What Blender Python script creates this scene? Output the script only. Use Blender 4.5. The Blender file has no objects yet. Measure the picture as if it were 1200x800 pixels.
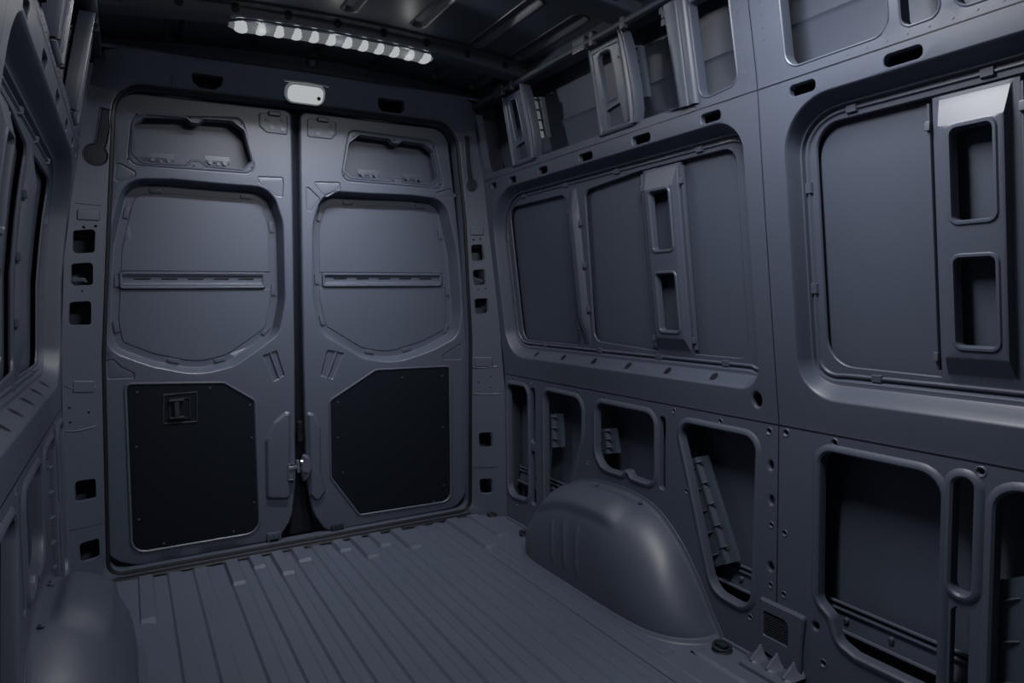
import bpy, bmesh, math, random
from mathutils import Vector, Matrix
from mathutils.geometry import delaunay_2d_cdt
random.seed(3)
SC = bpy.context.scene
COL = SC.collection
# ------------------------------------------------------------------ camera calibration
F = 797.1888
VY = Vector((147-600, 354-400, F)).normalized()
VX = Vector((2010-600, 330-400, F)).normalized()
VZ = VX.cross(VY).normalized()
HC = 1.05
def ray(u, v):
    d = Vector((u-600, v-400, F))
    return Vector((VX.dot(d), VY.dot(d), VZ.dot(d)))
def interp(x, xs, ys):
    if x <= xs[0]: return ys[0]
    for i in range(1, len(xs)):
        if x <= xs[i]:
            t = (x-xs[i-1])/(xs[i]-xs[i-1])
            return ys[i-1]*(1-t)+ys[i]*t
    return ys[-1]
PZ = [-.1, 0, .7, 1.0, 1.4, 1.6, 1.9, 2.1]
PX = [1.545, 1.545, 1.545, 1.51, 1.465, 1.445, 1.39, 1.33]
def wx(z): return interp(z, PZ, PX)
XC = 0.6645
def R3(y, z, d=0.): return Vector((wx(z)+d, y, z))
ZL = [-.1, 0, .7, 1.12, 1.3, 1.56, 1.9, 2.1]
XL = [-.216, -.216, -.208, -.187, -.165, -.120, -.055, .0]
def xl(z): return interp(z, ZL, XL)
def L3(y, z, d=0.): return Vector((xl(z)-d, y, z))
def dy(z): return 2.98-.075*z
def D3(x, z, d=0.): return Vector((x, dy(z)+d, z))
def W(u, v, d=0.):            # point of the right wall seen at a place of the photograph
    r = ray(u, v); x = 1.5
    for _ in range(60):
        t = x/r.x; z = HC+r.z*t; x = .5*x+.5*(wx(z)+d)
    t = x/r.x
    return (r.y*t, HC+r.z*t)
def WL(u, v, d=0.):           # same on the left wall
    r = ray(u, v); x = -.2
    for _ in range(60):
        t = x/r.x; z = HC+r.z*t; x = .5*x+.5*(xl(z)-d)
    t = x/r.x
    return (r.y*t, HC+r.z*t)
def Dp(u, v, d=0.):           # point (x, z) of the rear doors
    r = ray(u, v); y = 2.95
    for _ in range(30):
        t = y/r.y; z = HC+r.z*t; y = dy(z)+d
    return (r.x*t, z)
def FL(u, v, z=0.):
    r = ray(u, v); t = (z-HC)/r.z
    return Vector((r.x*t, r.y*t, z))
# ------------------------------------------------------------------ materials
def mat(name, base, rough=.45, metal=0., spec=.5, bump=0., bscale=300., var=.0, emit=None, estr=0., coat=0.):
    m = bpy.data.materials.new(name); m.use_nodes = True
    nt = m.node_tree; b = nt.nodes['Principled BSDF']
    b.inputs['Base Color'].default_value = (*base, 1)
    b.inputs['Roughness'].default_value = rough
    b.inputs['Metallic'].default_value = metal
    b.inputs['Specular IOR Level'].default_value = spec
    b.inputs['Coat Weight'].default_value = coat
    b.inputs['Coat Roughness'].default_value = .25
    tc = nt.nodes.new('ShaderNodeTexCoord')
    if var:
        n = nt.nodes.new('ShaderNodeTexNoise'); n.inputs['Scale'].default_value = 5; n.inputs['Detail'].default_value = 4
        nt.links.new(tc.outputs['Object'], n.inputs['Vector'])
        cr = nt.nodes.new('ShaderNodeValToRGB')
        cr.color_ramp.elements[0].color = (*[c*(1-var) for c in base], 1)
        cr.color_ramp.elements[1].color = (*[c*(1+var) for c in base], 1)
        nt.links.new(n.outputs['Fac'], cr.inputs['Fac']); nt.links.new(cr.outputs['Color'], b.inputs['Base Color'])
    if bump:
        n2 = nt.nodes.new('ShaderNodeTexNoise'); n2.inputs['Scale'].default_value = bscale
        nt.links.new(tc.outputs['Object'], n2.inputs['Vector'])
        bp = nt.nodes.new('ShaderNodeBump'); bp.inputs['Strength'].default_value = bump; bp.inputs['Distance'].default_value = .001
        nt.links.new(n2.outputs['Fac'], bp.inputs['Height']); nt.links.new(bp.outputs['Normal'], b.inputs['Normal'])
    if emit:
        b.inputs['Emission Color'].default_value = (*emit, 1); b.inputs['Emission Strength'].default_value = estr
    return m
M = dict(
    paint=mat('slate_blue_paint', (.046, .056, .083), .47, bump=.12, var=.05, spec=.5),
    floor=mat('slate_floor_paint', (.060, .073, .104), .40, bump=.15, var=.08),
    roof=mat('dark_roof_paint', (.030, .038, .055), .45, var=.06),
    cover=mat('black_board', (.0035, .0055, .010), .7, bump=.4, bscale=500, spec=.12),
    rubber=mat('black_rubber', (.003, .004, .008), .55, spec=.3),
    dark=mat('dark_sealant', (.008, .011, .018), .6, spec=.3),
    metal=mat('bare_steel', (.55, .57, .60), .3, metal=1.),
    brkt=mat('grey_bracket', (.040, .052, .073), .4),
    lens=mat('lamp_lens', (.02, .021, .024), .6, spec=.0, emit=(.86, .92, 1.), estr=.125),
    led=mat('lamp_glow', (.01, .01, .01), .8, spec=0., emit=(.93, .965, 1.), estr=.455),
)
# ------------------------------------------------------------------ mesh helpers
def build(name, bm, m, parent=None, sharp=38, merge=1e-5, **props):
    if merge: bmesh.ops.remove_doubles(bm, verts=bm.verts, dist=merge)
    bmesh.ops.recalc_face_normals(bm, faces=bm.faces)
    me = bpy.data.meshes.new(name); bm.normal_update(); bm.to_mesh(me); bm.free()
    ms = m if isinstance(m, (list, tuple)) else [m]
    for k in ms: me.materials.append(M[k])
    for p in me.polygons: p.use_smooth = True
    me.set_sharp_from_angle(angle=math.radians(sharp))
    o = bpy.data.objects.new(name, me); COL.objects.link(o)
    if parent is not None: o.parent = parent
    if len(me.polygons) > 30:
        wn = o.modifiers.new('weighted_normal', 'WEIGHTED_NORMAL'); wn.keep_sharp = True; wn.weight = 80
    for k, v in props.items(): o[k] = v
    return o
def thing(name, label, cat, loc=(0, 0, 0), group=None):
    o = bpy.data.objects.new(name, None); COL.objects.link(o)
    o.empty_display_size = .05
    o['label'] = label; o['category'] = cat; o['kind'] = 'thing'
    if group: o['group'] = group
    return o
def T(name, bm, m, label, cat, group=None, **kw):
    o = build(name, bm, m, **kw); o['label'] = label; o['category'] = cat; o['kind'] = 'thing'
    if group: o['group'] = group
    return o
def recentre(root):
    """put the Empty at the base of its parts"""
    bpy.context.view_layer.update()
    pts = []
    def rec(o):
        for c in o.children:
            if c.type == 'MESH': pts.extend([c.matrix_world @ Vector(b) for b in c.bound_box])
            rec(c)
    rec(root)
    if not pts: return
    c = Vector(((min(p.x for p in pts)+max(p.x for p in pts))/2, (min(p.y for p in pts)+max(p.y for p in pts))/2, min(p.z for p in pts)))
    root.location = c
    for ch in root.children: ch.location = ch.location - c
def dense(l, m=.07):
    out = []
    for i in range(len(l)):
        a, b = l[i], l[(i+1) % len(l)]; k = max(1, int(math.dist(a, b)/m))
        out += [(a[0]+(b[0]-a[0])*t/k, a[1]+(b[1]-a[1])*t/k) for t in range(k)]
    return out
def rp(pts, n=6):
    """closed polygon with rounded corners: (a, b, r)"""
    out = []; N = len(pts)
    for i in range(N):
        a, b, r = (tuple(pts[i])+(0.,))[:3]
        p = Vector((a, b)); q0 = Vector(pts[i-1][:2]); q1 = Vector(pts[(i+1) % N][:2])
        u = q0-p; w = q1-p; lu, lw = u.length, w.length
        if r <= 0 or lu < 1e-9 or lw < 1e-9: out.append((a, b)); continue
        u /= lu; w /= lw
        ang = math.acos(max(-1, min(1, u.dot(w)))); 
        if ang > math.pi-.02: out.append((a, b)); continue
        tl = min(r/math.tan(ang/2), lu*.48, lw*.48); rr = tl*math.tan(ang/2)
        c = p+(u+w).normalized()*(rr/math.sin(ang/2))
        s = p+u*tl; e = p+w*tl
        a0 = math.atan2(s.y-c.y, s.x-c.x); a1 = math.atan2(e.y-c.y, e.x-c.x)
        da = (a1-a0+math.pi) % (2*math.pi)-math.pi
        for k in range(n+1):
            t = a0+da*k/n; out.append((c.x+rr*math.cos(t), c.y+rr*math.sin(t)))
    res = [out[0]]
    for p in out[1:]:
        if math.hypot(p[0]-res[-1][0], p[1]-res[-1][1]) > 1e-4: res.append(p)
    if math.hypot(res[0][0]-res[-1][0], res[0][1]-res[-1][1]) < 1e-4: res.pop()
    return dense(res)
def rr(a0, a1, b0, b1, r, n=6): return rp([(a0, b0, r), (a1, b0, r), (a1, b1, r), (a0, b1, r)], n)
def circ(a, b, r, n=14, rb=None): return [(a+r*math.cos(2*math.pi*k/n), b+(rb or r)*math.sin(2*math.pi*k/n)) for k in range(n)]
def area(l): return .5*sum(l[i-1][0]*l[i][1]-l[i][0]*l[i-1][1] for i in range(len(l)))
def ccw(l): return l if area(l) > 0 else l[::-1]
def off(l, d):
    """loop moved inwards by d"""
    l = ccw(l); N = len(l); out = []
    for i in range(N):
        p = Vector(l[i]); a = (p-Vector(l[i-1])); b = (Vector(l[(i+1) % N])-p)
        na = Vector((-a.y, a.x)).normalized(); nb = Vector((-b.y, b.x)).normalized()
        m = na+nb
        if m.length < 1e-6: out.append(tuple(p)); continue
        m.normalize(); k = d/max(.5, m.dot(na))
        out.append((p.x+m.x*k, p.y+m.y*k))
    return out
def offa(l, d, kb=1., kt=.62, ks=.30):
    """like off, but less at the sides and the top"""
    l = ccw(l); N = len(l); out = []
    for i in range(N):
        p = Vector(l[i]); a = (p-Vector(l[i-1])); b = (Vector(l[(i+1) % N])-p)
        m = (Vector((-a.y, a.x)).normalized()+Vector((-b.y, b.x)).normalized()).normalized()
        k = d*(ks*m.x*m.x+(kb if m.y > 0 else kt)*m.y*m.y)
        out.append((p.x+m.x*k, p.y+m.y*k))
    return out
def rima(bm, mp, loop, prof):
    loop = ccw(loop); rows = [[bm.verts.new(mp(a, b, d)) for a, b in offa(loop, ins)] for ins, d in prof]
    n = len(loop)
    for r0, r1 in zip(rows, rows[1:]):
        for i in range(n): bm.faces.new((r0[i], r0[(i+1) % n], r1[(i+1) % n], r1[i]))
def inside(p, l):
    x, y = p; c = False; j = len(l)-1
    for i in range(len(l)):
        xi, yi = l[i]; xj, yj = l[j]
        if (yi > y) != (yj > y) and x < (xj-xi)*(y-yi)/(yj-yi)+xi: c = not c
        j = i
    return c
def plate(bm, mp, outer, holes=(), d=0., step=.09, mi=0, lines=()):
    """surface inside outer and outside holes, in 2D, put in place by mp(a, b, d)"""
    vs = []; es = []
    for l in [outer]+list(holes):
        s = len(vs); n = len(l)
        vs += [Vector(p) for p in l]; es += [(s+i, s+(i+1) % n) for i in range(n)]
    if step:
        a0 = min(p[0] for p in outer); a1 = max(p[0] for p in outer); b0 = min(p[1] for p in outer); b1 = max(p[1] for p in outer)
        a = a0+step/2
        while a < a1:
            b = b0+step/2
            while b < b1:
                if inside((a, b), outer) and not any(inside((a, b), h) for h in holes): vs.append(Vector((a, b)))
                b += step
            a += step
    for b in lines:
        a = min(p[0] for p in outer)+.02
        while a < max(p[0] for p in outer):
            if inside((a, b), outer) and not any(inside((a, b), h) or min(math.hypot(a-q[0], b-q[1]) for q in h) < .006 for h in holes): vs.append(Vector((a, b)))
            a += .035
    V, E_, Fc, *_ = delaunay_2d_cdt(vs, es, [], 0, 1e-6)
    nv = {}
    for f in Fc:
        c = sum((V[i] for i in f), Vector((0, 0)))/len(f)
        if not inside(c, outer) or any(inside(c, h) for h in holes): continue
        for i in f:
            if i not in nv: nv[i] = bm.verts.new(mp(V[i].x, V[i].y, d))
        try:
            fa = bm.faces.new([nv[i] for i in f]); fa.material_index = mi
        except ValueError: pass
def rim(bm, mp, loop, prof, mi=0):
    """walls that follow a loop: prof = [(inwards, depth), ...]"""
    loop = ccw(loop); rows = []
    for ins, d in prof:
        l = off(loop, ins) if abs(ins) > 1e-9 else loop
        rows.append([bm.verts.new(mp(a, b, d)) for a, b in l])
    n = len(loop)
    for r0, r1 in zip(rows, rows[1:]):
        for i in range(n):
            f = bm.faces.new((r0[i], r0[(i+1) % n], r1[(i+1) % n], r1[i])); f.material_index = mi
def stamp(bm, mp, loop, prof, step=.09, mi=0):
    """a rim closed by a plate at its last ring"""
    rim(bm, mp, loop, prof, mi)
    plate(bm, mp, off(loop, prof[-1][0]) if abs(prof[-1][0]) > 1e-9 else ccw(loop), (), prof[-1][1], step, mi)
def box(bm, c, s, rot=None, bev=0., mi=0):
    mt = Matrix.Translation(c) @ (rot.to_4x4() if rot else Matrix()) @ Matrix.Diagonal((*s, 1))
    g = bmesh.ops.create_cube(bm, size=1, matrix=mt)
    fs = {f for v in g['verts'] for f in v.link_faces}
    for f in fs: f.material_index = mi
    if bev:
        es = list({e for v in g['verts'] for e in v.link_edges})
        bmesh.ops.bevel(bm, geom=es, offset=bev, segments=2, affect='EDGES', profile=.5)
def tube(bm, pts, r, n=8, closed=False, mi=0, flat=None):
    pts = [Vector(p) for p in pts]; N = len(pts); rows = []; up = None
    for i, p in enumerate(pts):
        a = pts[i-1] if (i or closed) else p; b = pts[(i+1) % N] if (i < N-1 or closed) else p
        t = (b-a).normalized()
        if up is None:
            up = Vector((0, 0, 1)) if abs(t.z) < .9 else Vector((1, 0, 0))
        s = t.cross(up).normalized(); up = s.cross(t).normalized()
        rad = r[i] if isinstance(r, (list, tuple)) else r
        rows.append([bm.verts.new(p+(s*math.cos(2*math.pi*k/n)+up*math.sin(2*math.pi*k/n)*(flat or 1))*rad) for k in range(n)])
    for i in range(N if closed else N-1):
        r0, r1 = rows[i], rows[(i+1) % N]
        for k in range(n):
            f = bm.faces.new((r0[k], r0[(k+1) % n], r1[(k+1) % n], r1[k])); f.material_index = mi
    if not closed:
        for rw, rev in ((rows[0], True), (rows[-1], False)):
            f = bm.faces.new(rw[::-1] if rev else rw); f.material_index = mi
def disc(bm, c, nrm, r, h, n=12, r2=None, mi=0):
    q = Vector(nrm).to_track_quat('Z', 'Y').to_matrix().to_4x4()
    g = bmesh.ops.create_cone(bm, cap_ends=True, segments=n, radius1=r, radius2=r if r2 is None else r2, depth=h, matrix=Matrix.Translation(c) @ q)
    for f in {f for v in g['verts'] for f in v.link_faces}: f.material_index = mi
def grid(bm, rows, mi=0, closed=False):
    vr = [[bm.verts.new(p) for p in r] for r in rows]
    for a, b in zip(vr, vr[1:]):
        n = len(a)
        for i in range(n if closed else n-1):
            f = bm.faces.new((a[i], a[(i+1) % n], b[(i+1) % n], b[i])); f.material_index = mi
    return vr
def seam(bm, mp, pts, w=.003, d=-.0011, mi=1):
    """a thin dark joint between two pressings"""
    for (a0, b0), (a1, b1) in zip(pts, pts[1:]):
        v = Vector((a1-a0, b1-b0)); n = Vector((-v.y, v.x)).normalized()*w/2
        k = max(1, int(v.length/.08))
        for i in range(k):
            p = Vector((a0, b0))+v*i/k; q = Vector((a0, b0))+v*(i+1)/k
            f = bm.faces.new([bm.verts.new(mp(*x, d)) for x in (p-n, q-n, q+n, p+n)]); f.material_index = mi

# ------------------------------------------------------------------ side walls
Y1 = 2.80; Y0 = -.45; ZT = 1.865
LIP = [(-.022, 0), (-.018, -.003), (-.012, -.0065), (-.006, -.0065), (-.001, -.002), (.001, .006), (.001, .022)]   # raised bead round a cut-out
CUT = [(0, 0), (.0015, .002), (.002, .018)]
recA = rp([(1.305, .775, .075), (2.755, .775, .13), (2.755, 1.528, .20), (1.305, 1.528, .10)], 10)
recB = rp([(-.10, .775, .10), (1.178, .775, .105), (1.178, 1.528, .13), (-.10, 1.528, .12)], 10)
RECP = [(0, 0), (.004, .0015), (.010, .006), (.022, .022), (.033, .038), (.040, .045), (.046, .0465), (.050, .0465), (.053, .050), (.056, .058)]
L = dict(
    L1=(rp([(2.592, .135, .05), (2.775, .12, .05), (2.775, .642, .03), (2.592, .646, .04)]), LIP),
    S1a=(rr(2.528, 2.572, .40, .652, .02), CUT), S1b=(rr(2.528, 2.572, .12, .37, .02), CUT),
    L2=(rp([(2.30, .19, .05), (2.452, .16, .02), (2.452, .648, .04), (2.176, .645, .05), (2.18, .50, .1)]), LIP),
    L3=(rp([(1.755, .405, .04), (1.875, .405, .02), (1.885, .424, .015), (1.915, .424, .015), (1.925, .405, .02), (2.085, .402, .085), (2.082, .645, .04), (1.755, .645, .04)]), LIP),
    S2=(rr(1.698, 1.730, .395, .648, .015), CUT),
    L4=(rp([(1.325, .640, .04), (1.640, .640, .04), (1.600, .52, .10), (1.482, .140, .065), (1.340, .130, .05)]), LIP),
    L5=(rp([(.818, .645, .05), (1.118, .645, .035), (1.116, .25, .03), (1.075, .222, .03), (1.055, .165, .03), (1.01, .150, .02), (.818, .150, .03)]), LIP),
    S3=(rr(.752, .792, .398, .650, .02), LIP), S4=(rr(.752, .792, .15, .368, .02), CUT),
    L6=(rr(.40, .708, .15, .645, .045), LIP),
    L7=(rr(-.02, .33, .15, .645, .045), LIP),
)
def slot(y, w, z=1.547, h=.030): return rr(y-w/2, y+w/2, z-h/2, z+h/2, h*.42)
OV = [slot(2.71, .05), slot(2.539, .06), slot(2.299, .07), slot(2.012, .085), slot(1.711, .09), slot(1.415, .078), slot(1.117, .075), slot(.871, .085), slot(.45, .08), slot(.1, .08)]
LH = [2.532, 2.323, 2.114, 1.908, 1.703, 1.498]
U = dict(
    U3=rp([(1.312, 1.612, .03), (1.446, 1.602, .03), (1.446, 1.858, .01), (1.312, 1.858, .01)]),
    U4=rp([(.900, 1.605, .035), (1.156, 1.605, .035), (1.156, 1.85, .03), (.900, 1.85, .03)]),
    U5=rp([(.795, 1.605, .02), (.870, 1.605, .02), (.870, 1.85, .02), (.795, 1.85, .02)]),
    U6=rp([(.40, 1.605, .03), (.765, 1.605, .03), (.765, 1.85, .03), (.40, 1.85, .03)]),
    U7=rp([(-.1, 1.605, .03), (.33, 1.605, .03), (.33, 1.85, .03), (-.1, 1.85, .03)]),
)
def smallhole(bm, mp, a, b, r, boss=True, h=None):
    """dark hole with a pressed ring"""
    lp = circ(a, b, r, 12, h)
    return lp
# small holes with pressed rings: (y, z, r)
RING = [(1.225, .673, .006), (1.281, .668, .006), (1.269, .405, .005), (1.269, .233, .005), (1.225, .395, .005), (1.225, .222, .005), (1.66, .672, .005), (1.46, .668, .005),
        (2.03, .668, .005), (2.20, .668, .005), (2.40, .668, .005), (2.56, .674, .005), (2.72, .67, .005), (1.08, .672, .006), (.74, .672, .006), (1.34, .11, .005), (1.60, .42, .005), (2.14, .40, .005), (1.10, .085, .006), (2.70, .09, .005), (.45, .672, .006)]
BIG = [(1.319, .782-.03, .016, .022), (1.274, .573, .008, .013), (1.282-.012, .475, .008, .013), (1.270, .285, .009, .013), (1.125, .175, .010, .010)]
def side_wall(name, mp, mirror=False):
    bm = bmesh.new()
    holes = [recA, recB]
    outer = [(Y0, 0), (Y1, 0), (Y1, ZT), (2.765, ZT), (2.765, 1.63), (2.742, 1.602), (1.530, 1.602), (1.512, 1.62), (1.512, ZT), (Y0, ZT)]
    outer = dense(outer)
    for k, (lp, pr) in L.items():
        holes.append(off(lp, pr[0][0]) if pr is LIP else ccw(lp))
        rim(bm, mp, lp, pr)
    for lp in OV:
        holes.append(ccw(lp)); rim(bm, mp, lp, CUT)
    for k, lp in U.items():
        q = off(lp, -.006); holes.append(q)
        rim(bm, mp, lp, [(-.006, 0), (-.003, -.002), (0, 0), (.001, .006), (.001, .03)])
    for (a, b, r) in RING:
        lp = ccw(circ(a, b, r)); holes.append(ccw(circ(a, b, r*2.1)))
        rim(bm, mp, lp, [(-r*1.1, 0), (-r*.8, -.0015), (-r*.4, -.0005), (0, .003), (0, .012)])
    for (a, b, r, h) in BIG:
        lp = ccw(circ(a, b, r, 16, h)); holes.append(off(lp, -.006))
        rim(bm, mp, lp, [(-.006, 0), (-.003, .001), (0, .004), (0, .014)])
    plate(bm, mp, outer, holes, 0., .085, lines=(.691, .699, 1.0, 1.12, 1.3, 1.4, 1.56, 1.577, 1.59))
    grid(bm, [[mp(y, 1.602+o_, d) for y in [2.742-1.212*k/14 for k in range(15)]] for o_, d in ((0, 0), (.003, .004), (.003, .03))])
    grid(bm, [[mp(y, z, d) for y, z in ((2.765, ZT), (2.765, 1.63), (2.742, 1.602))] for d in (0, .03)])
    # window recesses with sloping sides and a flange all round
    for rc, wins in ((recA, 'A'), (recB, 'B')):
        rima(bm, mp, rc, RECP)
        inner = offa(rc, .056)
        if wins == 'A':
            hs = [rp([(2.235, .852, .035), (2.692, .852, .05), (2.692, 1.452, .055), (2.235, 1.452, .04)], 8),
                  rp([(1.382, .858, .05), (1.60, .858, .02), (1.80, .858, .02), (2.145, .875, .04), (2.115, 1.448, .035), (1.80, 1.468, .02), (1.60, 1.468, .02), (1.382, 1.468, .045)], 8)]
        else:
            hs = [rp([(.34, .858, .05), (.66, .858, .02), (.87, .858, .02), (1.130, .862, .075), (1.130, 1.468, .065), (.87, 1.468, .02), (.66, 1.468, .02), (.34, 1.468, .05)], 8),
                  rp([(-.02, .858, .05), (.26, .858, .05), (.26, 1.468, .05), (-.02, 1.468, .05)], 8)]
        plate(bm, mp, inner, hs, .058, .09)
        for h in hs: rim(bm, mp, h, [(0, .058), (.002, .060), (.003, .064)])
        # raised ribs of the flange
        lp2 = off(offa(rc, .056), .008)
        rim(bm, mp, lp2, [(-.004, .058), (-.001, .053), (.003, .0525), (.007, .058)])
        # clip pads on the flange
        n = len(lp2)
        tot = sum(math.dist(lp2[k], lp2[(k+1) % n]) for k in range(n))
        for wv in (.04, .115, .20, .30, .40, .47, .54, .62, .70, .80, .88, .955):
            s_ = wv*tot
            for k in range(n):
                ln = math.dist(lp2[k], lp2[(k+1) % n])
                if s_ <= ln:
                    a = Vector(lp2[k]); b = Vector(lp2[(k+1) % n]); c = a.lerp(b, s_/ln); dv = (b-a).normalized()*.014; nn = Vector((-dv.y, dv.x)).normalized()*.011
                    stamp(bm, mp, [tuple(c-dv-nn*.8), tuple(c+dv-nn*.8), tuple(c+dv+nn), tuple(c-dv+nn)], [(0, .058), (.002, .050)], 0); break
                s_ -= ln
    # holes along the sill of the rear recess are dark plugs set in the slope
    for y in LH:
        zc = .798; dd = .024
        c = mp(y, zc, dd); e = mp(y, zc+.012, dd+.014)-mp(y, zc-.012, dd-.014)
        t = Vector((0, 1, 0)); nrm = t.cross(e).normalized()
        if (nrm.z < 0): nrm = -nrm
        e.normalize()
        for rad, lift, m in ((.0185, .0006, 0), (.0150, .0014, 1)):
            vs = [bm.verts.new(c+nrm*lift+(t*math.cos(a)*rad*.85+e*math.sin(a)*rad*1.15)) for a in [2*math.pi*k/14 for k in range(14)]]
            f = bm.faces.new(vs); f.material_index = m
    # vertical pillar bead between the two rear windows
    y = 2.188
    rows = []
    for k in range(13):
        z = .86+.60*k/12; w = .028*min(1, (k+5.)/6, (17-k)/6); h = .024*min(1, k/2., (12-k)/2.)
        rows.append([mp(y+w*s, z, .058-h*c) for s, c in ((-1, 0), (-.8, .5), (-.45, .95), (0, 1), (.45, .95), (.8, .5), (1, 0))])
    grid(bm, rows)
    for (yy, zz) in ((2.225, 1.38), (2.225, 1.25), (2.222, 1.05), (2.222, .93), (2.150, 1.33), (2.15, 1.17), (2.152, 1.0)):
        box(bm, mp(yy, zz, .052), (.012, .010, .022), bev=.002)
    # joints
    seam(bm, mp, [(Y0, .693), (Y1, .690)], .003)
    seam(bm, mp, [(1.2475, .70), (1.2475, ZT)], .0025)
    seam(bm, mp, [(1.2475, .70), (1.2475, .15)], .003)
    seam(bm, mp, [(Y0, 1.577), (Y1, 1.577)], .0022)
    # rows of spot weld dimples by the upper joint
    yy = .5
    while yy < 2.7:
        if abs(yy-1.2475) > .03: disc(bm, mp(yy, 1.590, -.0002), (1, 0, .1), .0028, .0016, 8, .0016)
        yy += .045
    for zz in (1.63, 1.66, 1.69, 1.72, 1.75, 1.78, 1.81):
        for yy in (1.215, 1.285): disc(bm, mp(yy, zz, -.0002), (1, 0, .1), .003, .0016, 8, .0016)
    # outer skin with its crease, closing the hollow wall
    rows = []
    ys = [Y0+(Y1+.02-Y0)*k/20 for k in range(21)]
    for z, d in ((-.02, .02), (-.02, .095), (.1, .098), (.3, .098), (.5, .098), (.70, .096), (.80, .108), (.84, .104), (1.0, .104), (1.2, .104), (1.4, .104), (1.48, .104), (1.56, .115), (1.65, .135), (1.735, .125), (1.745, .118), (1.752, .130), (1.80, .135), (1.88, .14), (1.95, .13), (1.985, .06)):
        rows.append([mp(y, z, d) for y in ys])
    grid(bm, rows)
    # end caps of the hollow (towards the rear pillar) and hidden ribs
    for y in (Y1+.02,):
        rows = [[mp(y, z, d) for z in (0, .4, .8, 1.2, 1.6, ZT)] for d in (0, .13)]
        grid(bm, rows)
    for y in (1.75, 1.20):                       # inner ribs that part the hollow
        rows = [[mp(y, z, d) for z in (.02, .3, .66)] for d in (.024, .11)]
        grid(bm, rows)
    for z in (.70,):
        grid(bm, [[mp(y, z, d) for y in ys] for d in (.002, .11)])
    grid(bm, [[mp(y, z, d) for y in ys] for z, d in ((1.5, .062), (1.515, .11))])
    grid(bm, [[mp(y, z, d) for y in ys] for z, d in ((1.592, .002), (1.586, .125))])  # shelf added to keep light from above out of the oval holes
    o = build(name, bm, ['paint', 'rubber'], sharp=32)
    o['kind'] = 'structure'
    return o
wr = side_wall('wall_right', R3); wr['label'] = 'slate blue pressed steel side wall with deep window recesses, right of the rear doors'
wl = side_wall('wall_left', L3); wl['label'] = 'slate blue pressed steel side wall along the left edge'
wr['category'] = 'wall'; wl['category'] = 'wall'

# ------------------------------------------------------------------ blanking panels behind the window openings
def blank(mp, y0, y1, label, grp=None):
    bm = bmesh.new()
    lp = rr(y0, y1, .845, 1.478, .05, 8)
    plate(bm, mp, lp, (), .079, .12)
    rim(bm, mp, lp, [(0, .079), (0, .085)]); plate(bm, mp, ccw(lp), (), .085, .12)
    return T('blanking_panel', bm, 'paint', label, 'panel')
blank(R3, 2.215, 2.705, 'flat blank metal sheet filling the rearmost window opening of the right wall')
blank(R3, 1.365, 2.150, 'wide blank metal sheet behind the narrow slotted window post on the right wall')
blank(R3, .32, 1.145, 'large blank metal sheet behind the post nearest the camera on the right wall')
blank(L3, 2.215, 2.705, 'blank metal sheet in the rearmost window opening of the left wall, nearest the doors')
blank(L3, 1.365, 2.150, 'blank metal sheet behind the window post at the left edge of the photo')

# ------------------------------------------------------------------ window posts with two rectangular openings
def window_post(mp, y0, y1, label, twist=0):
    t = thing('window_post', label, 'window post')
    bm = bmesh.new()
    lp = rp([(y0-.018, .852, .006), (y1+.018, .852, .006), (y1+.012, 1.462, .012), (y0-.018, 1.462, .006)], 3)
    top = rp([(y0, .905, .006), (y1, .905, .006), (y1, 1.432, .008), (y0, 1.432, .008)], 3)
    # chamfered raised body
    l0, l1 = ccw(lp), ccw(top)
    n = min(len(l0), len(l1))
    a = [(y0-.018, .852), (y1+.018, .852), (y1+.018, 1.462), (y0-.018, 1.462)]
    b = [(y0+.002, .905), (y1-.002, .905), (y1-.002, 1.398), (y0+.002, 1.398)]
    a2 = [(y0-.006, .866), (y1+.006, .866), (y1+.006, 1.455), (y0-.006, 1.455)]
    def ring(pl, d, m=10):
        out = []
        for i in range(4):
            p, q = Vector(pl[i]), Vector(pl[(i+1) % 4])
            for k in range(m): c = p.lerp(q, k/m); out.append(mp(c.x, c.y, d))
        return out
    grid(bm, [ring(a, .066), ring(a, .0575), ring(a2, .0565), ring([(y0-.003, .870), (y1+.003, .870), (y1+.003, 1.452), (y0-.003, 1.452)], .054), ring(b, .037), ring(off(b, .004), .035)], closed=True)
    w0, w1 = y0+.022, y1-.028
    h1 = rp([(w0, 1.197, .012), (w1, 1.197, .012), (w1, 1.385, .012), (w0, 1.385, .012)])
    h2 = rp([(w0, .932, .012), (w1, .932, .012), (w1, 1.120, .012), (w0, 1.120, .012)])
    hs = []
    for h in (h1, h2):
        rim(bm, mp, h, [(-.010, .035), (-.007, .0315), (-.002, .0315), (.001, .037), (.002, .044), (.003, .054)]); hs.append(off(h, -.010))
    inner = []
    ob = off(b, .004)
    for i in range(4):
        p, q = Vector(ob[i]), Vector(ob[(i+1) % 4])
        for k in range(10): inner.append(tuple(p.lerp(q, k/10)))
    plate(bm, mp, inner, hs, .035, .05)
    build('post_body', bm, 'paint', t, sharp=30)
    bm = bmesh.new()                                    # side flange with its folded lip
    for sy, yy in ((1, y1+.026), (-1, y0-.024)):
        grid(bm, [[mp(yy+sy*o_, z, d) for z in (.875, 1.0, 1.2, 1.4, 1.452)] for o_, d in ((-.006, .0665), (-.006, .058), (-.003, .053), (.001, .053), (.003, .057), (.003, .066))])
        box(bm, mp(yy, 1.405, .052), (.010, .012, .02), bev=.002)
        box(bm, mp(yy, .905, .052), (.010, .012, .02), bev=.002)
    build('side_flange', bm, 'paint', t)
    recentre(t)
window_post(R3, 1.622, 1.760, 'window post with two upright rectangular openings, smaller one mid right wall')
window_post(R3, .698, .826, 'big window post with two rectangular openings near the right photo edge')
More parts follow.
